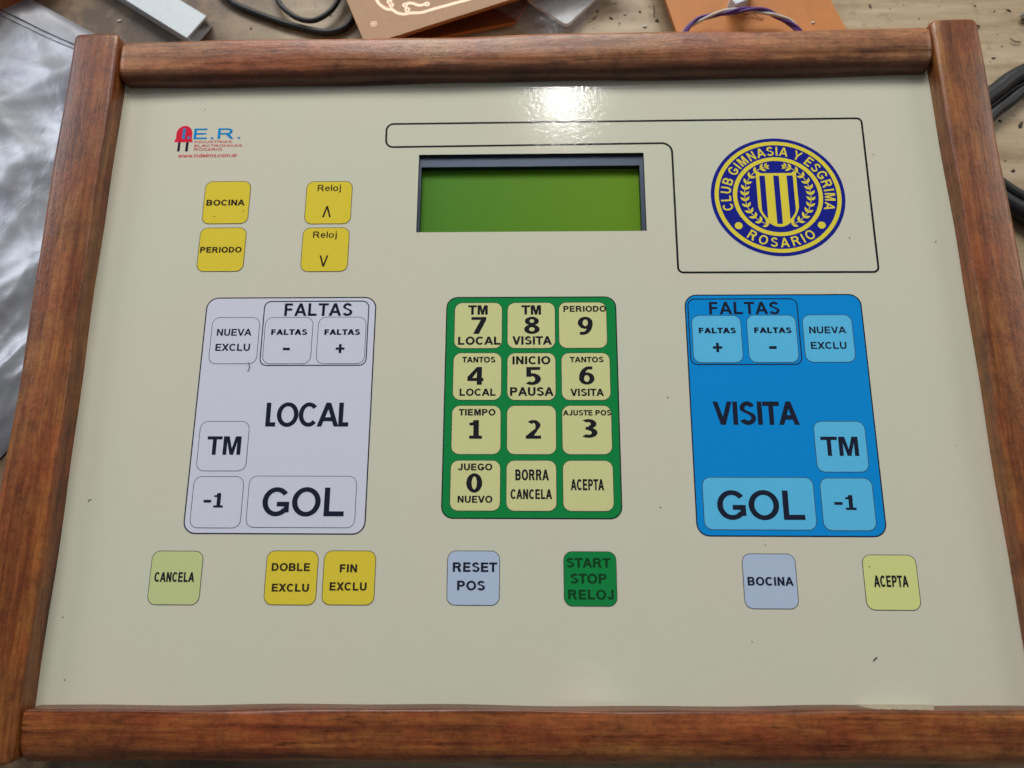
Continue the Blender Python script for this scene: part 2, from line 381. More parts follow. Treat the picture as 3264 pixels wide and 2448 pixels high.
def rrect(w, h, r, n=6):
    pts = []
    for cx, cy, a in ((w/2-r, h/2-r, 0), (-w/2+r, h/2-r, 90), (-w/2+r, -h/2+r, 180), (w/2-r, -h/2+r, 270)):
        pts += [(cx+r*math.cos(math.radians(a+90*i/n)), cy+r*math.sin(math.radians(a+90*i/n))) for i in range(n+1)]
    return pts
def sheet(w, h, r, line, mfill, mline, name):
    """rounded rectangle: a printed field with its outline"""
    a = rrect(w, h, r); c = rrect(w-2*line, h-2*line, max(.1, r-line)); n = len(a)
    V = [(x, y, 0) for x, y in a+c]
    F = [(i, (i+1) % n, n+(i+1) % n, n+i) for i in range(n)]; fm = [1]*n
    if mfill: F.append(tuple(range(n, 2*n))); fm.append(0)
    else: fm = [0]*n
    return mesh(name, V, F, [mfill, mline] if mfill else [mline], fm)

# ================================================================ the console
console = tag(empty('control_console', (-3, 5, -28)), 'scoreboard control console with cream faceplate of coloured keys in a stained wooden frame', 'control panel')
BASE = Vector((-3, 5, -28))
def cput(name, me, x=0, y=0, z=0, rz=0, label=None):
    return put(name, me, console, (x-BASE.x, y-BASE.y, z-BASE.z), rz, label)

# faceplate with the window cut through it
def ring_plate(x0, x1, y0, y1, a0, a1, b0, b1, zt, th, mats):
    V = []
    for z in (zt, zt-th):
        V += [(x0, y0, z), (x1, y0, z), (x1, y1, z), (x0, y1, z), (a0, b0, z), (a1, b0, z), (a1, b1, z), (a0, b1, z)]
    F = []; fm = []
    for k in range(4):
        j = (k+1) % 4
        F.append((k, j, 4+j, 4+k)); fm.append(0)
        F.append((8+j, 8+k, 12+k, 12+j)); fm.append(1)
        F.append((8+k, 8+j, j, k)); fm.append(1)
        F.append((4+k, 4+j, 12+j, 12+k)); fm.append(1)
    return mesh('plate', V, F, mats, fm)
W2, H2 = 35.5, 13.27
cput('face_panel', ring_plate(-137, 133.5, -92.5, 103, -W2, W2, 60-H2, 60+H2, 0, 1.1, [M['panel'], M['core']]))

# display
lcd = put('lcd_display', mesh('lcd_display', *(lambda x0, x1, y0, y1, z0, z1: ([(x, y, z) for z in (z0, z1) for x, y in ((x0, y0), (x1, y0), (x1, y1), (x0, y1))],
     [(3, 2, 1, 0), (0, 1, 5, 4), (1, 2, 6, 5), (2, 3, 7, 6), (3, 0, 4, 7), (4, 5, 6, 7)]))(-42, 42, 38, 80, -10, -3.4), M['core']), console, -BASE)
A0, A1 = (-34.79,62.27,-1.15), (34.24,61.65,-1.15)
BT = (0.78,69.56,-1.15)
put('bezel', ring_plate(-42, 42, 38, 80, A0[0], A1[0], 45.4, BT[1], -1.15, 2.2, [M['bezel'], M['lcd_wall']]), lcd)
put('screen', mesh('screen', [(A0[0]-.5, 44.5, -3.3), (A1[0]+.5, 44.5, -3.3), (A1[0]+.5, BT[1]+.5, -3.3), (A0[0]-.5, BT[1]+.5, -3.3)], [(0, 1, 2, 3)], M['lcd']), lcd)

# wooden frame members: profile swept along local X, uneven as if sanded by hand
def member(name, length, prof, seed, endr=2.0, wob=.42, mat='wood'):
    rnd = random.Random(seed); n = len(prof); V = []; F = []
    cy = sum(p[0] for p in prof)/n; cz = (max(p[1] for p in prof)+min(p[1] for p in prof))/2
    ph = [rnd.uniform(0, 6.28) for _ in range(6)]
    K = int(length/3); xs = [0, .25*endr, .6*endr, endr] + [endr+(length-2*endr)*i/K for i in range(1, K)] + [length-endr, length-.6*endr, length-.25*endr, length]
    zt = max(p[1] for p in prof); w = max(p[0] for p in prof)
    for x in xs:
        e = min(x, length-x); k = 0 if e >= endr else endr-math.sqrt(max(0, endr**2-(endr-e)**2))
        for i, (y, z) in enumerate(prof):
            dy = wob*(math.sin(x*.045+ph[0]+i*.3)+.6*math.sin(x*.13+ph[1]+i*.5))*.5; dz = wob*.5*math.sin(x*.06+ph[2]+i*.2)
            top = 1 if z > -3 else 0
            yy = y+dy*top; zz = z+dz*(1 if z > 2 else 0)
            if top: yy += k*.9*(1 if y < w/2 else -1)*min(1, abs(y-w/2)/(w/2)); zz -= k*.45*max(0, z)/zt if z > 1 else 0
            V.append((x, yy, zz))
    m = len(xs)
    for a in range(m-1):
        for i in range(n-1): F.append((a*n+i, a*n+i+1, (a+1)*n+i+1, (a+1)*n+i))
    F.append(tuple(range(n-1, -1, -1))); F.append(tuple((m-1)*n+i for i in range(n)))
    me = mesh(name, V, F, M[mat], smooth=True)
    return me
def curve_pts(cx, cz, rx, rz, a0, a1, n): return [(cx+rx*math.cos(math.radians(a0+(a1-a0)*i/n)), cz+rz*math.sin(math.radians(a0+(a1-a0)*i/n))) for i in range(n+1)]
def prof_stile(w, h, ri=1.0, ro=2.2): return [(0, -28), (0, 0), (0.05, h*.5)]+curve_pts(ri, h-ri, ri, ri, 180, 90, 5)+[(w*.35, h+.25), (w*.65, h+.2)]+curve_pts(w-ro, h-ro, ro, ro, 90, 0, 6)+[(w, -28)]
prof_top = [(.2, -28), (.2, 0), (0, .25), (-.1, .9), (.2, 1.05), (.3, 1.15), (.35, 1.6), (.6, 3.0), (1.2, 4.0), (2.3, 4.75), (3.8, 5.2), (5.0, 5.42), (5.2, 5.5), (5.5, 5.62), (8, 5.8), (10.5, 5.85)]+curve_pts(12, 3.85, 2, 2, 90, 0, 5)+[(14, -28)]
prof_bot = [(0, -28), (0, 0), (0, 4.2)]+curve_pts(.8, 4.7, .8, .8, 180, 90, 4)+[(3.5, 5.7), (5.8, 5.5)]+curve_pts(6.2, .4, 7.4, 5.0, 86, 0, 9)+[(13.6, -28)]
st = cput('frame_stile', member('frame_stile', 217.4, prof_stile(15.2, 6.6), 3), -133.7, -102.9, 0, math.radians(90), 'left upright of the frame, reddish brown with a worn lighter inner edge')
cput('frame_stile', member('frame_stile', 220, prof_stile(14.9, 5.6), 5), 126.85, 115.9, 0, math.radians(-90+1.1), 'right upright of the frame, mottled staining')
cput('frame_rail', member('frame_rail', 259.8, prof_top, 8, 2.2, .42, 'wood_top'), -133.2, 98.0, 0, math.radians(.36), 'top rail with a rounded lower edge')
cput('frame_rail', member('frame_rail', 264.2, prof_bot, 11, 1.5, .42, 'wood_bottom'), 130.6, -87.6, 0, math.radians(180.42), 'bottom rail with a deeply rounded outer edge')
# dried glue on the inside of the bottom rail
V = []; F = []; n = 22
for i in range(n+1):
    x = 85+20*i/n; t = math.sin(math.pi*i/n); hh = 4.9*min(1, t*3)*(.9+.1*math.sin(i*2.1)); yb = -87.62+(x-130)*.0073+.32
    V += [(x, yb+.05, .05), (x, yb-.05, hh), (x, yb-.6, hh+.3)]
for i in range(n):
    a = i*3; F += [(a, a+3, a+4, a+1), (a+1, a+4, a+5, a+2)]
cput('glue_residue', mesh('glue_residue', V, F, M['glue'], smooth=True), label='cream patch of dried glue inside the bottom rail')

# ---- printed fields and keys
R = {
 'lcd':(0.00,60.00,71.00,26.53),
 'bocina':(-95.75,57.28,14.74,14.54),
 'periodo':(-95.76,41.43,14.75,14.46),
 'relup':(-63.42,56.99,14.69,14.53),
 'reldn':(-63.49,41.22,14.65,14.42),
 'local':(-72.72,-9.45,51.96,70.39),
 'l_nueva':(-89.06,12.14,14.84,14.52),
 'l_frame':(-64.91,14.41,32.09,20.32),
 'l_minus':(-72.86,12.12,14.73,14.45),
 'l_plus':(-56.76,12.13,14.75,14.43),
 'l_tm':(-89.44,-19.65,14.87,14.66),
 'l_m1':(-89.63,-35.70,14.86,14.77),
 'l_gol':(-65.34,-35.53,31.11,14.65),
 'pad':(-0.05,-7.28,51.00,65.75),
 'k7':(-15.83,16.60,14.36,14.19),
 'k8':(0.01,16.59,14.44,14.25),
 'k9':(15.36,16.62,14.45,14.25),
 'k4':(-15.91,0.98,14.39,14.32),
 'k5':(0.03,0.93,14.47,14.33),
 'k6':(15.96,0.92,14.39,14.28),
 'k1':(-15.97,-14.88,14.43,14.40),
 'k2':(0.01,-14.89,14.46,14.40),
 'k3':(15.97,-14.88,14.42,14.37),
 'k0':(-15.99,-30.82,14.46,14.48),
 'kbc':(-0.05,-30.83,14.55,14.54),
 'kac':(16.01,-30.83,14.53,14.50),
 'visita':(71.93,-9.36,52.23,70.75),
 'v_frame':(62.90,14.52,32.57,20.48),
 'v_plus':(54.84,12.21,14.56,14.38),
 'v_minus':(71.02,12.24,14.69,14.30),
 'v_nueva':(87.39,12.29,14.73,14.38),
 'v_tm':(87.79,-19.63,14.80,14.59),
 'v_m1':(88.11,-35.76,14.55,14.67),
 'v_gol':(63.55,-35.63,31.23,14.63),
 'cancela':(-99.27,-56.53,14.74,14.80),
 'doble':(-66.76,-56.35,14.71,14.89),
 'fin':(-50.63,-56.26,14.78,14.85),
 'reset':(-16.11,-56.12,14.68,14.88),
 'start':(16.06,-56.16,14.82,14.93),
 'bocina2':(65.02,-56.53,14.94,14.95),
 'acepta':(97.65,-56.66,14.75,14.79),
}
Z1, Z2, Z3, Z4 = .04, .08, .12, .16
KW = KH = 14.6
_km = {}
def key_mesh(colour, w=KW, h=KH):
    k = (colour, w, h)
    if k not in _km: _km[k] = sheet(w, h, 2.35, .17, M[colour], M['line'], 'key')
    return _km[k]
def snap(v): return round(v, 1)
def key(name, colour, texts, ink, label, z=Z2, s=.245, b=.205, **kw):
    x, y, w, h = R[name]; w = 31.1 if w > 20 else KW; hh = KH
    if name[0] == 'k': w = hh = 14.4
    o = cput('key', key_mesh(colour, w, hh), x, y, z, 0, label)
    if texts:
        V = []; F = []
        for t in texts:
            tt, cx, cy, tw, th = t[:5]; ss, bb = (t[5], t[6]) if len(t) > 5 else (s, b)
            v, f = text_geo(tt, cx-x, cy-y, tw, th, ss, bb, **kw); q = len(V); V += [(p[0], p[1], .04) for p in v]; F += [tuple(i+q for i in g) for g in f]
        put('lettering', mesh('lettering', V, F, M[ink]), o)
    return o
def block(name, colour, label, r=3.6, line=.36, lmat='navy'):
    x, y, w, h = R[name]
    o = cput('printed_field', sheet(w, h, r, line, M[colour], M[lmat], name), x, y, Z1, 0, label)
    return o, x, y
bl, bx, by = block('local', 'lilac', 'lilac field of the home team keys')
lettering(bl, [('FALTAS', -64.28-bx, 21.77-by, 20.67, 4.07)], M['navy'], .04, 'word FALTAS', s=.21, b=.175, track=.05)
lettering(bl, [('ŁOCAŁ', -65.45-bx, -10.41-by, 24.35, 7.30)], M['navy'], .04, 'word LOCAL', s=.20, b=.17, track=-.085)
fx, fy, fw, fh = R['l_frame']; put('outline', sheet(fw, fh, 2.2, .30, None, M['navy'], 'outline'), bl, (fx-bx, fy-by, .035))
pb, px_, py_ = block('pad', 'green', 'green field of the number pad', 3.4, .34, 'black')
bv, vx, vy = block('visita', 'blue', 'blue field of the visiting team keys')
lettering(bv, [('FALTAS', 63.38-vx, 21.74-vy, 20.73, 3.94)], M['navy'], .04, 'word FALTAS', s=.21, b=.175, track=.05)
lettering(bv, [('VISITA', 64.56-vx, -10.0-vy, 24.49, 6.9)], M['navy'], .04, 'word VISITA', s=.215, b=.19, track=-.04)
fx, fy, fw, fh = R['v_frame']; put('outline', sheet(fw, fh, 2.2, .30, None, M['navy'], 'outline'), bv, (fx-vx, fy-vy, .035))

VB = (.31, .22)      # wide bold face of the small FALTAS and the digits
key('bocina', 'yellow', [('BOCINA', -96.03, 57.21, 12.19, 2.08)], 'inkbrown', 'yellow key reading BOCINA')
key('periodo', 'yellow', [('PERIODO', -95.99, 41.33, 12.96, 1.95)], 'inkbrown', 'yellow key reading PERIODO')
key('relup', 'yellow', [('Reloj', -63.48, 61.70, 7.36, 2.75, .17, .15), ('^', -63.75, 53.86, 2.73, 3.79, .15, .1)], 'inkbrown', 'yellow key reading Reloj with an up arrow')
key('reldn', 'yellow', [('Reloj', -63.85, 45.87, 7.40, 2.67, .17, .15), ('v', -63.72, 37.43, 2.73, 3.67, .15, .1)], 'inkbrown', 'yellow key reading Reloj with a down arrow')
key('l_nueva', 'lilac', [('NUEVA', -89.31, 14.67, 10.57, 2.15), ('EXCLU', -89.36, 10.0, 10.45, 2.24)], 'navy', 'lilac key reading NUEVA EXCLU', s=.215, b=.18)
key('l_minus', 'lilac', [('FALTAS', -72.65, 14.70, 10.95, 1.78, *VB), ('-', -73.13, 9.43, 2.15, .78)], 'navy', 'lilac key reading FALTAS minus')
key('l_plus', 'lilac', [('FALTAS', -56.62, 14.65, 10.78, 1.77, *VB), ('+', -56.96, 9.52, 2.65, 2.73)], 'navy', 'lilac key reading FALTAS plus')
key('l_tm', 'lilac', [('TM', -89.17, -19.53, 9.96, 5.39, .21, .17)], 'navy', 'lilac key reading TM')
key('l_m1', 'lilac', [('-1', -90.66, -35.20, 5.68, 4.10, .22, .15)], 'navy', 'lilac key reading -1', track=.08)
key('l_gol', 'lilac', [('GOL', -64.82, -35.56, 23.4, 8.28, .19, .165)], 'navy', 'wide lilac key reading GOL')
D = (.235, .165)
key('k7', 'padkey', [('TM', -15.98, 21.45, 5.88, 2.93), ('7', -15.68, 16.59, 4.45, 5.23, *D), ('LOCAL', -15.48, 11.86, 12.58, 2.58)], 'black', 'pale key reading TM 7 LOCAL')
key('k8', 'padkey', [('TM', 0, 21.39, 5.89, 2.93), ('8', .19, 16.58, 4.63, 5.31, *D), ('VISITA', .23, 11.89, 11.7, 2.63)], 'black', 'pale key reading TM 8 VISITA')
key('k9', 'padkey', [('PERIODO', 16.03, 21.68, 12.8, 1.9), ('9', 16.09, 16.39, 4.43, 5.58, *D)], 'black', 'pale key reading PERIODO 9')
key('k4', 'padkey', [('TANTOS', -15.53, 6.03, 9.83, 1.78), ('4', -16.41, 1.13, 4.77, 5.34, *D), ('LOCAL', -15.72, -3.79, 10.56, 2.2)], 'black', 'pale key reading TANTOS 4 LOCAL')
key('k5', 'padkey', [('INICIO', .04, 5.82, 11.18, 2.51), ('5', .58, 1.06, 4.42, 5.42, *D), ('PAUSA', .13, -3.6, 12.7, 2.61)], 'black', 'pale key reading INICIO 5 PAUSA')
key('k6', 'padkey', [('TANTOS', 16.27, 5.99, 9.92, 1.73), ('6', 16.22, 1.19, 4.49, 5.45, *D), ('VISITA', 16.23, -3.86, 9.76, 2.2)], 'black', 'pale key reading TANTOS 6 VISITA')
key('k1', 'padkey', [('TIEMPO', -15.76, -9.74, 10.67, 1.96), ('1', -16.1, -14.77, 3.68, 5.43, *D)], 'black', 'pale key reading TIEMPO 1')
key('k2', 'padkey', [('2', .56, -14.74, 4.39, 5.46, *D)], 'black', 'pale key reading 2')
key('k3', 'padkey', [('AJUSTE POS', 16.11, -9.9, 13.9, 1.64), ('3', 16.8, -14.47, 4.36, 5.45, *D)], 'black', 'pale key reading AJUSTE POS 3')
key('k0', 'padkey', [('JUEGO', -16.06, -25.59, 9.75, 2.01), ('0', -16.27, -30.11, 4.52, 5.45, *D), ('NUEVO', -15.99, -34.7, 9.86, 2.0)], 'black', 'pale key reading JUEGO 0 NUEVO')
key('kbc', 'padkey', [('BORRA', .16, -27.81, 9.53, 3.15), ('CANCELA', -.09, -33.23, 11.74, 2.8)], 'black', 'pale key reading BORRA CANCELA', s=.24, b=.19)
key('kac', 'padkey', [('ACEPTA', 15.77, -30.55, 9.42, 3.2)], 'black', 'pale key reading ACEPTA', s=.24, b=.19)
key('v_plus', 'skykey', [('FALTAS', 55.02, 14.78, 10.9, 1.75, *VB), ('+', 54.78, 9.58, 2.74, 2.79)], 'navy', 'sky blue key reading FALTAS plus')
key('v_minus', 'skykey', [('FALTAS', 71.29, 14.82, 10.92, 1.75, *VB), ('-', 70.91, 9.53, 2.18, .83)], 'navy', 'sky blue key reading FALTAS minus')
key('v_nueva', 'skykey', [('NUEVA', 87.29, 14.85, 10.77, 2.09), ('EXCLU', 87.15, 10.13, 10.29, 2.17)], 'navy', 'sky blue key reading NUEVA EXCLU', s=.215, b=.18)
key('v_tm', 'skykey', [('TM', 87.41, -19.55, 10.48, 5.44, .21, .17)], 'navy', 'sky blue key reading TM')
key('v_m1', 'skykey', [('-1', 87.35, -35.29, 6.02, 4.05, .22, .15)], 'navy', 'sky blue key reading -1', track=.08)
key('v_gol', 'skykey', [('GOL', 63.97, -36.07, 24.12, 8.3, .19, .165)], 'navy', 'wide sky blue key reading GOL')
key('cancela', 'lime', [('CANCELA', -99.57, -56.35, 11.3, 2.68)], 'black', 'pale green key reading CANCELA', s=.24, b=.19)
key('doble', 'yellow', [('DOBLE', -67.05, -53.49, 10.74, 2.21), ('EXCLU', -66.79, -59.01, 10.36, 2.17)], 'inkbrown', 'yellow key reading DOBLE EXCLU')
key('fin', 'yellow', [('FIN', -50.9, -53.74, 4.83, 2.17), ('EXCLU', -50.73, -58.59, 10.29, 2.23)], 'inkbrown', 'yellow key reading FIN EXCLU')
key('reset', 'greyblue', [('RESET', -15.71, -53.25, 12.3, 2.61), ('POS', -16.7, -58.15, 7.72, 2.6)], 'navy', 'grey blue key reading RESET POS')
key('start', 'green', [('START', 15.69, -51.92, 12.04, 2.59), ('STOP', 15.6, -56.13, 9.91, 2.7), ('RELOJ', 16.16, -60.35, 12.44, 2.65)], 'inkgreen', 'green key reading START STOP RELOJ')
key('bocina2', 'greyblue', [('BOCINA', 65.14, -56.57, 12.46, 2.35)], 'navy', 'grey blue key reading BOCINA')
key('acepta', 'lime2', [('ACEPTA', 97.59, -56.38, 9.27, 3.1)], 'black', 'yellow green key reading ACEPTA', s=.24, b=.19)

# ---- the long outline round display title and crest
def stroke_loop(pts, r, w, name, mat, z):
    """closed outline with rounded corners (radii per corner)"""
    n = len(pts); L_ = []
    for i in range(n):
        p = Vector(pts[i]); a = (Vector(pts[i-1])-p).normalized(); c = (Vector(pts[(i+1) % n])-p).normalized(); ri = r[i]
        s_ = p+a*ri; e_ = p+c*ri; o = p+a*ri+c*ri
        for k in range(9):
            t = math.pi/2*k/8; L_.append(o-c*ri*math.cos(t)-a*ri*math.sin(t))
    m = len(L_); V = []; F = []
    for i in range(m):
        d = (L_[(i+1) % m]-L_[i-1]).normalized(); nn = Vector((-d.y, d.x)); V += [(*(L_[i]+nn*w/2), z), (*(L_[i]-nn*w/2), z)]
    for i in range(m):
        a, c = 2*i, 2*((i+1) % m); F.append((a, a+1, c+1, c))
    return mesh(name, V, F, mat)
cput('printed_outline', stroke_loop([(-46.3, 84.3), (-46.2, 76.05), (44.45, 76.55), (44.45, 33.1), (104.25, 32.95), (104.45, 84.6)], [2.3, 2.3, 3.2, 1.6, 1.6, 1.6], .62, 'outline', M['black'], 0), 0, 0, Z1)

# ---- crest
CX, CY, CR = 76.2, 57.95, 20.55; YS = .965
def disc(r, mat, z, name, cx=0, cy=0, n=72): return mesh(name, [(cx+r*math.cos(2*math.pi*i/n), cy+r*math.sin(2*math.pi*i/n), z) for i in range(n)], [tuple(range(n))], mat)
def annulus(r0, r1, mat, z, name, n=96):
    V = []
    for i in range(n):
        t = 2*math.pi*i/n; V += [(r1*math.cos(t), r1*math.sin(t), z), (r0*math.cos(t), r0*math.sin(t), z)]
    return mesh(name, V, [(2*i, (2*i+2) % (2*n), (2*i+3) % (2*n), 2*i+1) for i in range(n)], mat)
crest = cput('crest', disc(CR, M['crestblue'], 0, 'crest'), CX, CY, Z1, 0, 'round blue and yellow club crest')
crest.scale = (1, YS, 1)
put('ring', annulus(CR*.881, CR*.943, M['crestyellow'], .03, 'ring'), crest); put('ring', annulus(CR*.606, CR*.669, M['crestyellow'], .03, 'ring'), crest)
def arc_text(t, a0, a1, rm, h, flip=False, s=.20, b=.17, name='lettering', wsc=.86):
    L_ = layout(t, s, b, .06); cs = []
    for vv, ff, x in L_:
        cs.append(None if not vv else x+(min(v[0] for v in vv)+max(v[0] for v in vv))/2)
    real = [c for c in cs if c is not None]; c0, c1 = real[0], real[-1]; V = []; F = []
    for (vv, ff, x), c in zip(L_, cs):
        if c is None: continue
        th = math.radians(a0+(a1-a0)*(c-c0)/(c1-c0)); o = len(V)
        ux, uy = (math.cos(th), math.sin(th)); 
        if flip: up = (-ux, -uy); rt = (-uy, ux)
        else: up = (ux, uy); rt = (uy, -ux)
        for v in vv:
            lx = (v[0]+x-c)*h*wsc; ly = (v[1]-.5)*h
            V.append((ux*rm+rt[0]*lx+up[0]*ly, uy*rm+rt[1]*lx+up[1]*ly, .03))
        F += [tuple(i+o for i in f) for f in ff]
    return put(name, mesh(name, V, F, M['crestyellow']), crest)
arc_text('CLUB GIMNASIA Y ESGRIMA', 193.5, -13.5, CR*.775, 3.15)
arc_text('ROSARIO', 237, 303, CR*.775, 3.15, True)
for dx in (-12.65, 12.5): put('dot', disc(1.2, M['crestyellow'], .03, 'dot', dx, -10.1, 24), crest)
def shield_pts(w, top, side, tip, n=8):
    pts = [(w/2, top), (-w/2, top), (-w/2, side)]
    for i in range(1, n+1):
        t = i/n; pts.append((-w/2*math.cos(t*1.5708)*1.0, side-(side-tip)*(math.sin(t*1.5708)**1.35)))
    pts += [(-x, y) for x, y in pts[-2:2:-1]]+[(w/2, side)]
    return pts
sx = -.05
sp = shield_pts(12.4, 8.1, -3.5, -10.6)
shield = put('shield', mesh('shield', [(x+sx, y, .03) for x, y in sp], [tuple(range(len(sp)))], M['crestyellow']), crest)
def clip_stripe(x0, x1):
    w, side, tip = 10.9, -3.6, -9.6
    xs = [x0+(x1-x0)*i/8 for i in range(9)]
    def yb(x):
        t = math.acos(min(1, abs(x)/(w/2)))/1.5708; return side-(side-tip)*(math.sin(t*1.5708)**1.35)
    return [(x1, 7.2), (x0, 7.2)]+[(x, yb(x)) for x in xs]
for x0, x1 in ((-5.15, -3.45), (-.85, .85), (3.25, 5.15)):
    p = clip_stripe(x0, x1); put('stripe', mesh('stripe', [(x+sx, y, .06) for x, y in p], [tuple(range(len(p)))], M['crestblue']), shield)
wr = [(72.9, 67.9), (71.4, 67.3), (69.5, 66.1), (67.9, 64.3), (66.75, 62.2), (66.2, 60.2), (66.05, 58.3), (66.2, 56.36), (66.71, 54.36), (67.6, 52.4), (68.9, 50.75), (70.6, 49.4), (72.7, 48.4)]
def leaf(V, F, x, y, ang, ln, wd):
    o = len(V); c, s_ = math.cos(ang), math.sin(ang)
    for a, b_ in ((0, 0), (.3, .42), (.6, .45), (1, 0), (.6, -.45), (.3, -.42)):
        lx, ly = a*ln, b_*wd; V.append((x+lx*c-ly*s_, y+lx*s_+ly*c, .034)); 
    F.append(tuple(range(o+5, o-1, -1)))
for side in (1, -1):
    V = []; F = []
    P_ = [((x-76.2), (y-CY)/YS) for x, y in wr][::-1]     # from the foot upwards
    for i in range(len(P_)-1):
        (x0, y0), (x1, y1) = P_[i], P_[i+1]; a = math.atan2(y1-y0, x1-x0); nx, ny = -math.sin(a)*.11, math.cos(a)*.11
        o = len(V); V += [(x0-nx, y0-ny, .03), (x1-nx, y1-ny, .03), (x1+nx, y1+ny, .03), (x0+nx, y0+ny, .03)]; F.append((o, o+1, o+2, o+3))
        leaf(V, F, x0, y0, a+.75, 2.1, .92); leaf(V, F, x0, y0, a-.75, 2.1, .92)
    a = math.atan2(P_[-1][1]-P_[-2][1], P_[-1][0]-P_[-2][0]); leaf(V, F, *P_[-1], a, 1.6, .8); leaf(V, F, *P_[-1], a+.8, 1.6, .8); leaf(V, F, *P_[-1], a-.8, 1.6, .8)
    V = [(side*x, y, z) for x, y, z in V]
    if side < 0: F = [f[::-1] for f in F]
    F = [f[::-1] if (Vector(V[f[1]])-Vector(V[f[0]])).cross(Vector(V[f[2]])-Vector(V[f[1]])).z < 0 else f for f in F]
    put('laurel_branch', mesh('laurel_branch', V, F, M['crestyellow']), crest)

# ---- maker's logo
lg = [(-111.83+2.95, 78.55)]
def led_pts():
    p = [(-114.75, 78.55), (-108.95, 78.55), (-108.95, 79.5), (-109.25, 79.5), (-109.25, 81.5)]
    p += [(-111.85+2.6*math.cos(math.radians(a)), 81.6+2.8*math.sin(math.radians(a))) for a in range(0, 181, 15)]
    p += [(-114.45, 79.5), (-114.75, 79.5)]
    return p
lp = led_pts()
logo = cput('logo', mesh('logo', [(x, y, 0) for x, y in lp], [tuple(range(len(lp)))], M['red']), 0, 0, Z1, 0, 'maker logo with a red lamp shape')
put('lamp_leg', mesh('lamp_leg', [(-113.55, 75.25, 0), (-112.75, 75.25, 0), (-112.75, 78.5, 0), (-113.55, 78.5, 0)], [(0, 1, 2, 3)], M['black']), logo)
put('lamp_leg', mesh('lamp_leg', [(-110.95, 75.25, 0), (-110.1, 75.25, 0), (-110.1, 78.5, 0), (-110.95, 78.5, 0)], [(0, 1, 2, 3)], M['black']), logo)
lettering(logo, [('I.', -111.1, 81.6, 2.5, 3.7)], M['logoblue'], .04, s=.2, track=.1)
lettering(logo, [('E.R.', -101.1, 81.5, 15.2, 3.75)], M['logoblue'], .04, s=.17, b=.14, track=.1)
lettering(logo, [('INDUSTRIAS', -102.1, 78.58, 12.18, .78), ('ELECTRONICAS', -100.34, 77.19, 15.54, .8), ('ROSARIO', -103.56, 75.88, 9.12, .86)], M['red'], .04, s=.15, b=.14)
lettering(logo, [('www.indelros.com.ar', -103.46, 73.75, 19.0, 1.3)], M['red'], .04, s=.15, b=.15)

# ================================================================ dust on the faceplate
def thin_strip(pts, w, mat, name, hgt=.12):
    """little curved fibre lying on a surface: four-sided tapering tube"""
    V = []; F = []; n = len(pts)
    for i, p in enumerate(pts):
        a = Vector(pts[max(0, i-1)]); c = Vector(pts[min(n-1, i+1)]); d = (c-a); d = Vector((d.x, d.y, 0)).normalized(); q = Vector((-d.y, d.x, 0)); k = w/2*(.35+.65*math.sin(math.pi*(i+.5)/n))
        p = Vector(p); V += [tuple(p+q*k), tuple(p+Vector((0, 0, hgt))), tuple(p-q*k), tuple(p-Vector((0, 0, hgt*.2)))]
    for i in range(n-1):
        for j in range(4): F.append((4*i+j, 4*i+(j+1) % 4, 4*i+4+(j+1) % 4, 4*i+4+j))
    F += [(3, 2, 1, 0), tuple(4*(n-1)+j for j in range(4))]
    return mesh(name, V, F, mat)
def thing_mesh(name, me, label, cat, group=None):
    o = put(name, me); return tag(o, label, cat, group)
thing_mesh('hair', thin_strip([(-84.32,5.40,0.25), (-83.87,4.63,0.25), (-83.71,3.86,0.25), (-83.83,3.09,0.25), (-84.15,2.43,0.25)], .22, M['fibre'], 'hair', .1), 'short curved dark hair lying below the lilac NUEVA EXCLU key', 'hair')
thing_mesh('hair', thin_strip([(-126.99,-35.79,0.1), (-126.70,-35.26,0.1), (-125.99,-35.08,0.1)], .22, M['fibre'], 'hair', .1), 'tiny hooked hair on the cream plate beside the left upright', 'hair')
thing_mesh('fibre', thin_strip([(90.64,-76.81,0.1), (91.19,-76.25,0.1), (91.73,-75.86,0.1)], .4, M['fibre'], 'fibre', .12), 'dark slanting fibre on the empty cream area at lower right', 'fibre')
def crumb(x, y, z, r, seed, mat, name, st_=1.0, rz=0.0):
    rnd = random.Random(seed); V = [(0, 0, r*.55)]; F = []; n = 6
    for j, (rr, zz) in enumerate(((.7, .4), (1, .1), (.8, 0))):
        for i in range(n):
            t = 2*math.pi*i/n; k = r*rr*rnd.uniform(.7, 1.2); a, b_ = k*math.cos(t)*st_, k*math.sin(t)
            V.append((a*math.cos(rz)-b_*math.sin(rz), a*math.sin(rz)+b_*math.cos(rz), r*zz*rnd.uniform(.8, 1.2)))
    for i in range(n):
        F.append((0, 1+i, 1+(i+1) % n))
        for j in range(2): a = 1+j*n; F.append((a+i, a+n+i, a+n+(i+1) % n, a+(i+1) % n))
    return put(name, mesh(name, V, F, mat), None, (x, y, z), 0)
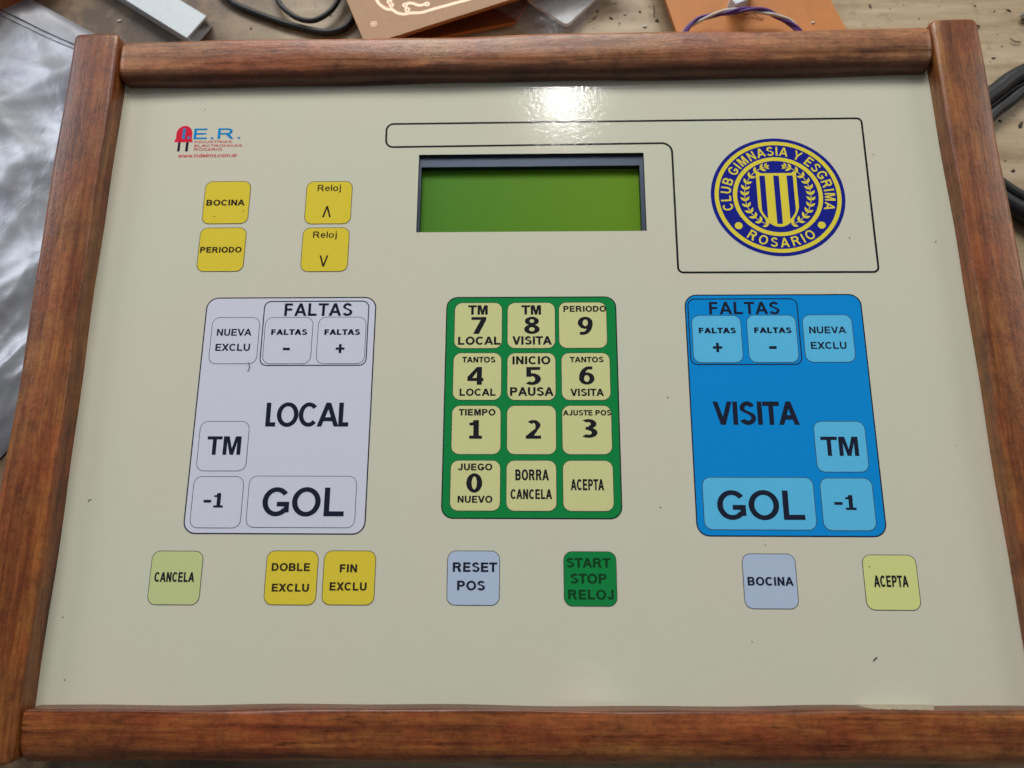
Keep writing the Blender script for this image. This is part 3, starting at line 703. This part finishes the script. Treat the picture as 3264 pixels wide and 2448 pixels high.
for i, (p, r) in enumerate([((-105.94,90.29,0.05), .22), ((-129.57,-67.20,0.05), .25), ((-126.73,-83.39,0.05), .25), ((96.67,43.99,0.05), .24), ((122.30,42.58,0.05), .3), ((106.86,71.91,0.05), .2), ((39.50,-5.32,0.05), .25),
                            ((36.07,-36.78,0.05), .25), ((59.00,-72.25,0.05), .25), ((-60.87,20.44,0.05), .16), ((-120.71,30.78,0.05), .16), ((64.50,-46.92,0.05), .22), ((120.22,-19.31,0.05), .2)]):
    tag(crumb(*p, r*.75, i, M['speck'], 'dust_speck', 1.3, i), ['tiny dust speck above the maker logo', 'tiny dust speck beside the left upright, below the CANCELA key', 'tiny dust speck by the lower left corner of the cream plate', 'dark dust speck inside the crest outline, right of the ROSARIO lettering',
     'dust speck right of the crest outline near the right upright', 'tiny dust speck just right of the crest outline, level with the top of the crest', 'dust speck left of the blue field, level with its FALTAS keys', 'dust speck between the number pad and the blue field, near their lower ends',
     'dust speck below the grey blue BOCINA key', 'minute dust speck on the lilac field near its FALTAS frame', 'minute dust speck at the far left of the cream plate, level with the PERIODO key', 'dust speck just below the blue field, above the BOCINA key', 'dust speck right of the blue field beside the right upright'][i], 'dust speck', 'dust specks on the cream faceplate')
for i, (p, w_) in enumerate([((-90.08,54.23,0.13), 'yellow BOCINA key'), ((-99.15,52.49,0.13), 0), ((92.25,-52.55,0.13), 'yellow green ACEPTA key')]):
    tag(crumb(*p, .15, 40+i, M['fibre'], 'dust_speck', 1.4, .2), ['dark dust speck near the lower right of the yellow BOCINA key', 'faint dust speck near the lower left of the yellow BOCINA key', 'dark dust speck on the yellow green ACEPTA key'][i], 'dust speck')

# ================================================================ the bench and what lies on it
TZ = -28
bm = mesh('workbench', [(-900, -600, TZ), (900, -600, TZ), (900, 700, TZ), (-900, 700, TZ), (-900, -600, TZ-25), (900, -600, TZ-25), (900, 700, TZ-25), (-900, 700, TZ-25)],
          [(0, 1, 2, 3), (7, 6, 5, 4), (0, 4, 5, 1), (1, 5, 6, 2), (2, 6, 7, 3), (3, 7, 4, 0)], M['bench'])
o = put('workbench', bm); o['kind'] = 'structure'; o['label'] = 'pale spotted plywood workbench top, darker to the left, strewn with dark shavings'

def extrude(poly, z0, z1, mats, name):
    n = len(poly); a = sum(poly[i][0]*poly[(i+1) % n][1]-poly[(i+1) % n][0]*poly[i][1] for i in range(n))
    if a < 0: poly = poly[::-1]
    V = [(p[0], p[1], z1) for p in poly]+[(p[0], p[1], z0) for p in poly]
    F = [tuple(range(n)), tuple(range(2*n-1, n-1, -1))]+[(i, n+i, n+(i+1) % n, (i+1) % n) for i in range(n)]
    return mesh(name, V, F, mats, [0, 0]+[1]*n if isinstance(mats, list) else None)
def tube(pts, r, mat, name, sub=8, sides=10, flat=1.0):
    # Catmull-Rom through the points
    P = [Vector(p) for p in pts]; P = [P[0]*2-P[1]]+P+[P[-1]*2-P[-2]]; C = []
    for i in range(1, len(P)-2):
        for k in range(sub):
            t = k/sub; a, b_, c, d = P[i-1:i+3]
            C.append(.5*((2*b_)+(-a+c)*t+(2*a-5*b_+4*c-d)*t*t+(-a+3*b_-3*c+d)*t**3))
    C.append(P[-2]); V = []; F = []; n = len(C)
    for i, p in enumerate(C):
        d = (C[min(n-1, i+1)]-C[max(0, i-1)]).normalized(); q = d.cross(Vector((0, 0, 1))).normalized(); u = q.cross(d)
        for j in range(sides):
            t = 2*math.pi*j/sides; V.append(tuple(p+q*r*math.cos(t)+u*r*flat*math.sin(t)))
    for i in range(n-1):
        for j in range(sides): F.append((i*sides+j, i*sides+(j+1) % sides, (i+1)*sides+(j+1) % sides, (i+1)*sides+j))
    F += [tuple(range(sides-1, -1, -1)), tuple((n-1)*sides+j for j in range(sides))]
    return mesh(name, V, F, mat, smooth=True)

# antistatic bag: two crumpled films welded round, zip strip across its mouth
C0, C1, C2, C3 = [Vector(p[:2]) for p in ((-279.01,208.29,-26), (-150.55,132.79,-26), (-162.18,-3.25,-26), (-229.61,-83.21,-26))]
def bagz(u, v):
    x, y = u*7, v*9
    f = 0
    rr = random.Random(5)
    for k in range(13):
        a = rr.uniform(0, 6.28); fr = rr.uniform(.5, 2.2); ph = rr.uniform(0, 6.28); am = rr.uniform(.2, .5)/fr
        f += am*(1-abs(math.sin(fr*(x*math.cos(a)+y*math.sin(a))+ph+.8*math.sin(y*1.3+k))))**1.5
    return f
nu, nv = 90, 130; V = []; F = []
for layer in (1, -1):
    for j in range(nv+1):
        for i in range(nu+1):
            u, v = i/nu, j/nv; p = C0.lerp(C1, u).lerp(C3.lerp(C2, u), v); e = min(u, 1-u, v, 1-v)*14; e = min(1, e)**.6
            z = TZ+.5+(e*(1.2+bagz(u, v)*1.9) if layer > 0 else -.2*e)
            V.append((p.x, p.y, z))
n1 = (nu+1)*(nv+1)
for j in range(nv):
    for i in range(nu):
        a = j*(nu+1)+i; F.append((a, a+nu+1, a+nu+2, a+1)); a += n1; F.append((a, a+1, a+nu+2, a+nu+1))
bag = tag(empty('antistatic_bag', (C0.x*.5+C2.x*.5, C0.y*.5+C2.y*.5, TZ)), 'crumpled silver grey antistatic bag lying under the left side of the frame', 'bag')
bo = -Vector((C0.x*.5+C2.x*.5, C0.y*.5+C2.y*.5, TZ))
put('film', mesh('film', V, F, M['bag'], smooth=True), bag, bo)
for off in (.062, .074):
    pts = []
    for i in range(31):
        u = .02+.96*i/30; v = off; p = C0.lerp(C1, u).lerp(C3.lerp(C2, u), v); pts.append((p.x, p.y, TZ+1.7+bagz(u, v)*1.9+.1))
    put('zip_ridge', tube(pts, .3, M['bag'], 'zip_ridge', 2, 6), bag, bo)

# wooden offcut at the far left corner
tag(put('wood_offcut', extrude([p[:2] for p in ((-216.49,136.25,-26), (-204.02,148.97,-26), (-200.88,152.29,-26), (-196.00,157.17,-26), (-183.78,169.57,-26), (-212.90,201.41,-26), (-259.03,175.39,-26))], TZ+.3, -18, M['wood2'], 'wood_offcut')), 'orange varnished wooden offcut in the far left corner', 'wood block')

# white cable duct, open end
dz = -22.5
A = Vector((-128.06,136.13,-22.5)); B = Vector((-122.16,145.56,-22.5)); E_ = Vector((-152.08,152.28,-22.5)); ax = (E_-A).normalized(); wv = (B-A); wv = wv-ax*wv.dot(ax); Ln = 95
duct = tag(empty('cable_duct', (A.x, A.y, TZ)), 'white plastic cable duct offcut with an open dark end', 'cable duct')
def duct_box(o_, a_, l, w0, w1, z0, z1, jag=0):
    e = wv.normalized()
    P = [o_+e*w0+ax*jag, o_+e*w1, o_+e*w1+ax*l, o_+e*w0+ax*l]; return [(p.x, p.y) for p in P], z0, z1
ww = wv.length; do = -Vector((A.x, A.y, TZ))
for nm, w0, w1, z0, z1 in (('duct_lid', -.1, ww+.1, dz-.8, dz), ('duct_wall', 0, .9, TZ+1, dz-.85), ('duct_wall', ww-.9, ww, TZ+1, dz-.85), ('duct_base', 0, ww, TZ+.1, TZ+.95)):
    q, a_, b_ = duct_box(A, ax, Ln, w0, w1, z0, z1); put(nm, extrude(q, a_, b_, M['white_plastic'], nm), duct, do)

# thin black cables
thing_mesh('black_cable', tube([(-127.75,171.88,-25), (-119.64,159.79,-26), (-113.52,154.29,-26.6), (-107.40,151.09,-26.6), (-98.10,147.03,-26.6), (-88.81,143.69,-26.6), (-78.44,141.05,-26.6), (-71.92,142.04,-26.6), (-68.16,145.43,-26.6), (-65.82,150.94,-26.6), (-65.13,160.77,-26.6)], 1.25, M['rubber'], 'black_cable'),
           'thin black cable sweeping in a wide bend behind the top rail', 'cable')
thing_mesh('black_cable', tube([(-100.11,164.19,-25), (-96.10,153.88,-24.6), (-92.11,148.81,-24.6), (-87.07,145.41,-24.6), (-81.65,144.63,-24.6), (-76.48,147.71,-24.6), (-73.20,152.78,-24.6), (-70.73,161.85,-24.6)], 1.0, M['rubber'], 'black_cable'),
           'thin black cable in a tight inner loop behind the top rail', 'cable')

# copper-clad boards
def board(name, pts, z, th, mat, label):
    return tag(put(name, extrude([p[:2] for p in pts], z-th, z, [M[mat], M['pcb_edge']], name)), label, 'circuit board')
zb = -17.0
b1 = board('circuit_board', ((-59.24,127.28,-17), (-69.28,151.33,-17), (-80.29,177.20,-17), (1.25,207.23,-17), (35.67,160.94,-17)), zb, 1.6, 'pcb', 'tan circuit board with pale curved tracks behind the top rail')
def track(pts, w, z, mat='copper'):
    V = []; F = []; P = [Vector(p[:2]) for p in pts]; n = len(P)
    sm = []
    for i in range(n-1):
        a = P[max(0, i-1)]; b_ = P[i]; c = P[i+1]; d = P[min(n-1, i+2)]
        for k in range(5):
            t = k/5; sm.append(.5*((2*b_)+(-a+c)*t+(2*a-5*b_+4*c-d)*t*t+(-a+3*b_-3*c+d)*t**3))
    sm.append(P[-1]); n = len(sm)
    for i in range(n):
        d = (sm[min(n-1, i+1)]-sm[max(0, i-1)]).normalized(); q = Vector((-d.y, d.x))*w/2; V += [(*(sm[i]+q), z), (*(sm[i]-q), z)]
    for i in range(n-1): F.append((2*i, 2*i+1, 2*i+3, 2*i+2))
    return mesh('track', V, F, M[mat])
put('track', track([(-58.26,151.77,-16.95), (-56.15,146.33,-16.95), (-54.67,144.16,-16.95), (-52.29,142.39,-16.95), (-50.32,142.09,-16.95), (-48.43,140.73,-16.95), (-46.12,140.16,-16.95), (-43.39,140.64,-16.95), (-39.61,140.71,-16.95), (-34.97,142.23,-16.95), (-26.67,144.75,-16.95), (-20.64,146.78,-16.95), (-10.38,152.25,-16.95)], 1.15, zb+.05), b1)
put('track', track([(-45.69,143.88,-16.95), (-44.46,144.79,-16.95), (-42.61,144.62,-16.95), (-40.63,143.79,-16.95), (-37.56,144.40,-16.95)], 1.1, zb+.05), b1)
put('track', track([(-44.59,142.35,-16.9), (-44.52,140.48,-16.9)], 1.0, zb+.08), b1)
put('track', track([(-50.75,144.32,-16.9), (-50.66,142.18,-16.9)], 1.0, zb+.08), b1)
put('track', track([(-51.63,145.94,-16.9), (-51.44,149.57,-16.9), (-47.82,151.53,-16.9)], 1.0, zb+.08), b1)
put('track', track([(-36.70,146.75,-16.9), (-30.98,147.72,-16.9), (-24.16,151.10,-16.9)], .8, zb+.08), b1)
for i, p in enumerate([(-51.47,145.45,-16.8), (-50.72,143.96,-16.8), (-45.66,143.88,-16.8), (-44.79,141.99,-16.8), (-37.64,144.27,-16.8)]):
    put('pad', disc(1.05, M['copper'], zb+.12, 'pad', p[0], p[1], 18), b1); put('drill_hole', disc(.26, M['hole'], zb+.16, 'drill_hole', p[0], p[1], 10), b1)
p = (-56.79,136.24,-16.8)
q = put('fiducial', annulus(.85, 1.15, M['copper'], 0, 'fiducial', 24), b1, (p[0], p[1], zb+.06)); put('fiducial', disc(.42, M['copper'], 0, 'fiducial', 0, 0, 14), b1, (p[0], p[1], zb+.06))
board('circuit_board', ((-59.69,131.71,-25), (-5.21,143.30,-25), (3.56,160.86,-25), (-35.24,181.63,-25), (-64.52,156.48,-25)), -25, 1.6, 'pcb_dark', 'dark brown bare board lying underneath the tan circuit board')

# clear bag with white card
card = [(-4.16,155.89,-24), (-0.03,151.39,-24), (9.31,143.84,-24), (12.31,141.49,-24), (13.47,141.20,-24), (14.65,141.72,-24), (16.30,143.45,-24), (24.66,152.33,-24), (31.97,162.19,-24), (13.26,179.61,-24)]
tag(put('white_card', extrude([p[:2] for p in card], -25.6, -24, M['card'], 'white_card')), 'white card with a rounded corner inside the clear bag', 'card')
def pillow(cs, h, mat, name, n=24):
    V = []; F = []; c = [Vector(p[:2]) for p in cs]
    for layer in (1, -1):
        for j in range(n+1):
            for i in range(n+1):
                u, v = i/n, j/n; p = c[0].lerp(c[1], u).lerp(c[3].lerp(c[2], u), v); e = min(1, min(u, 1-u, v, 1-v)*9)**.5
                V.append((p.x, p.y, TZ+1.4+(e*(h+.5*math.sin(u*21+v*9)*math.sin(v*17)) if layer > 0 else -e*.9)))
    m = (n+1)**2
    for j in range(n):
        for i in range(n): a = j*(n+1)+i; F.append((a, a+1, a+n+2, a+n+1)); a += m; F.append((a, a+n+1, a+n+2, a+1))
    return mesh(name, V, F, mat, smooth=True)
tag(put('clear_bag', pillow([(10.92,131.18,-24), (38.01,166.29,-24), (13.44,194.20,-24), (-22.49,153.16,-24)], 3.6, M['clear'], 'clear_bag')), 'clear zip bag holding a white card behind the top rail', 'bag')

board('circuit_board', ((53.95,127.80,-19), (48.22,150.92,-19), (43.38,173.87,-19), (92.22,174.26,-19), (98.18,145.47,-19), (103.24,128.33,-19)), -19, 1.6, 'pcb_orange', 'orange board with a twisted purple and white wire on it')
board('circuit_board', ((83.66,130.07,-24), (83.82,164.01,-24), (107.28,164.96,-24), (111.42,149.72,-24), (117.99,130.86,-24)), -24, 1.6, 'pcb_orange', 'orange board half under the other orange board, on its right')
tag(put('white_connector', extrude([p[:2] for p in ((72.59,138.99,-13), (70.98,141.35,-13), (73.10,148.38,-13), (80.25,147.59,-13), (77.13,140.98,-13))], -18.9, -13, M['white_plastic'], 'white_connector')), 'tip of a white plastic piece on the orange board', 'connector')

# twisted pair
path = [(54.22,129.95,-17.2), (56.86,132.87,-16.4), (59.86,134.78,-15.5), (64.55,135.91,-14.5), (69.75,136.55,-14), (74.97,137.11,-14), (80.24,137.02,-14), (84.88,136.48,-14.5), (89.30,134.94,-15.5), (93.01,133.06,-16.4), (96.82,128.89,-17.2)]
tw = tag(empty('twisted_wire', path[5]), 'twisted purple and white wire arching over the orange board', 'wire')
tw.location = (path[5][0]*MM, path[5][1]*MM, -19*MM)
def dense(pts, k=8):
    P = [Vector(p) for p in pts]; P = [P[0]*2-P[1]]+P+[P[-1]*2-P[-2]]; C = []
    for i in range(1, len(P)-2):
        for j in range(k):
            t = j/k; a, b_, c, d = P[i-1:i+3]; C.append(.5*((2*b_)+(-a+c)*t+(2*a-5*b_+4*c-d)*t*t+(-a+3*b_-3*c+d)*t**3))
    return C+[P[-2]]
dp = dense(path)
for ph, mt, nm in ((0, 'purple', 'purple_strand'), (math.pi, 'whitewire', 'white_strand'), (math.pi*.5, 'purple', 'purple_strand')):
    pts = []
    for i, p_ in enumerate(dp):
        d = (dp[min(len(dp)-1, i+1)]-dp[max(0, i-1)]).normalized(); q = d.cross(Vector((0, 0, 1))).normalized(); t = i*.17+ph
        pts.append(tuple(p_+q*.62*math.cos(t)+Vector((0, 0, 1))*.62*math.sin(t)))
    put(nm, tube(pts, .52, M[mt], nm, 2, 8), tw, (-path[5][0], -path[5][1], 19))
thing_mesh('copper_strand', tube([(75.55,140.07,-18.6), (77.42,138.86,-18), (80.13,139.21,-18), (81.55,138.48,-18.4), (83.00,137.44,-18.6), (84.05,137.95,-18.6)], .14, M['strand'], 'copper_strand', 5, 6), 'fine brown copper strand beside the twisted wire', 'wire')

# heavy black twin cable at the right, running under the frame
cc_ = [(183.95,118.60,-22), (174.95,114.28,-22), (168.52,109.33,-22), (162.14,104.42,-22), (156.62,97.68,-22), (153.49,89.18,-22), (153.93,83.15,-22), (157.17,77.52,-22), (162.71,72.05,-22), (167.77,68.03,-22), (180.67,60.08,-22), (197.45,66.85,-22)]
kc = tag(empty('heavy_cable', cc_[3]), 'heavy black twin cable looping out from under the right upright', 'cable')
def offs(pts, o, dz_=0):
    P = [Vector(p) for p in pts]; r = []
    for i, p_ in enumerate(P):
        d = (P[min(len(P)-1, i+1)]-P[max(0, i-1)]).normalized(); q = d.cross(Vector((0, 0, 1))).normalized(); r.append(tuple(p_+q*o+Vector((0, 0, dz_))))
    return r
for o_, r_ in ((2.7, 3.1), (-3.1, 2.1)):
    put('cable_core', tube(offs(cc_, o_, r_-6+.2), r_, M['rubber'], 'cable_core', 8, 12), kc, (-cc_[3][0], -cc_[3][1], -cc_[3][2]))
put('cable_web', tube(offs(cc_, -.2, -4.2), 1.1, M['rubber'], 'cable_web', 8, 8, .7), kc, (-cc_[3][0], -cc_[3][1], -cc_[3][2]))

# screw tip at the right edge
sp_ = (182.04,143.49,-26)
V = []; F = []
for k in range(14):
    r = 1.5 if k % 2 else 1.15
    if k < 3: r = .3+.35*k
    for j in range(10): t = 2*math.pi*j/10; V.append((k*.55, r*math.cos(t), r*math.sin(t)))
for k in range(13):
    for j in range(10): F.append((k*10+j, k*10+(j+1) % 10, k*10+10+(j+1) % 10, k*10+10+j))
F += [tuple(range(9, -1, -1)), tuple(130+j for j in range(10))]
tag(put('screw', mesh('screw', V, F, M['screw']), None, (sp_[0]-1.0, sp_[1], -26.3), .25), 'small silver screw tip at the right edge of the photo', 'screw')

# shavings on the bench
crumbs = [((166.55,149.77,-27.9), .9), ((173.34,147.19,-27.9), .6), ((178.57,147.51,-27.9), .9), ((182.84,141.60,-27.9), .7), ((173.86,132.09,-27.9), .5), ((170.20,127.24,-27.9), .8), ((168.75,125.81,-27.9), .4), ((168.65,101.45,-27.9), 1.0),
          ((175.67,99.61,-27.9), 1.3), ((167.96,85.66,-27.9), .6), ((170.31,81.72,-27.9), 1.0), ((127.73,150.30,-27.9), .9), ((135.03,148.94,-27.9), .5), ((25.57,149.69,-27.9), .9), ((30.47,146.57,-27.9), .9), ((32.43,153.05,-27.9), .5),
          ((41.56,149.28,-27.9), .9), ((35.95,147.86,-27.9), .6), ((47.78,145.18,-27.9), 1.3), ((33.83,144.17,-27.9), .5), ((-124.76,148.59,-27.9), .8), ((-106.85,144.39,-27.9), .8), ((-119.69,151.59,-27.9), .4), ((145.27,144.39,-27.9), .4),
          ((-76.34,149.46,-27.9), .8), ((120.10,147.54,-27.9), .35), ((140.22,150.64,-27.9), .35), ((175.08,105.81,-27.9), .4), ((173.02,137.18,-27.9), .35), ((22.50,145.05,-27.9), .4), ((23.98,142.27,-27.9), .5), ((45.20,151.58,-27.9), .4)]
def cl(p_, i):
    x, y = p_[0], p_[1]
    if x < -20: return 'dark crumb on the bench ' + ('between the white duct and the black cables' if x < -60 else 'inside the loop of the black cables')
    if x < 60: return ('dark wood crumb' if crumbs[i][1] > .7 else 'tiny dark wood crumb') + ' between the clear bag and the orange boards'
    if y > 118 and x < 155: return ('dark crumb' if crumbs[i][1] > .7 else 'minute dark crumb') + ' on the bench beyond the right end of the top rail'
    if y > 118: return ('dark wood crumb' if crumbs[i][1] > .7 else 'minute dark wood crumb') + ' at the far right corner of the bench, beyond the frame'
    if y > 85: return ('dark wood crumb' if crumbs[i][1] > .7 else 'minute dark wood crumb') + ' right of the frame, beyond the heavy black cable'
    return ('dark wood crumb' if crumbs[i][1] > .7 else 'minute dark wood crumb') + ' inside the loop of the heavy black cable'
for i, (p_, r_) in enumerate(crumbs):
    tag(crumb(p_[0], p_[1], TZ, r_*.58, 70+i, M['debris'], 'wood_crumb', 1.1+1.1*(i % 3)/2, i*1.3), cl(p_, i), 'wood crumb', 'dark crumbs scattered on the workbench')
sh = [([(164.58,142.83,-27.4), (164.55,141.14,-27), (165.57,140.56,-27.3), (166.77,140.39,-27.6)], 1.1, 'curled dark shaving beside the top of the right upright'),
      ([(176.98,134.91,-27.5), (177.84,133.72,-27.2), (179.14,133.30,-27.2), (180.60,133.61,-27.6)], .5, 'long thin dark shaving on the bench right of the right upright'),
      ([(46.56,151.29,-27.6), (47.02,149.03,-27.4), (46.62,146.87,-27.6)], .35, 'curved thin dark hair left of the orange board'),
      ([(23.44,145.88,-27.6), (24.51,146.60,-27.5), (25.13,147.36,-27.6)], .4, 'short slanting sliver right of the clear bag')]
for pts, w_, lb in sh: thing_mesh('wood_shaving', thin_strip(pts, w_, M['debris'], 'wood_shaving', .3), lb, 'shaving')
for p_, lb in (((103.78,139.95,-23.8), 'tiny white chip on the edge of the orange board'), ((43.07,142.70,-27.8), 'tiny white chip on the bench left of the orange board'), ((-158.48,148.50,-27.8), 'tiny white chip on the brown bench left of the white duct')):
    tag(crumb(*p_, .55, 9, M['whitewire'], 'plastic_chip', 1.8, .2), lb, 'chip')
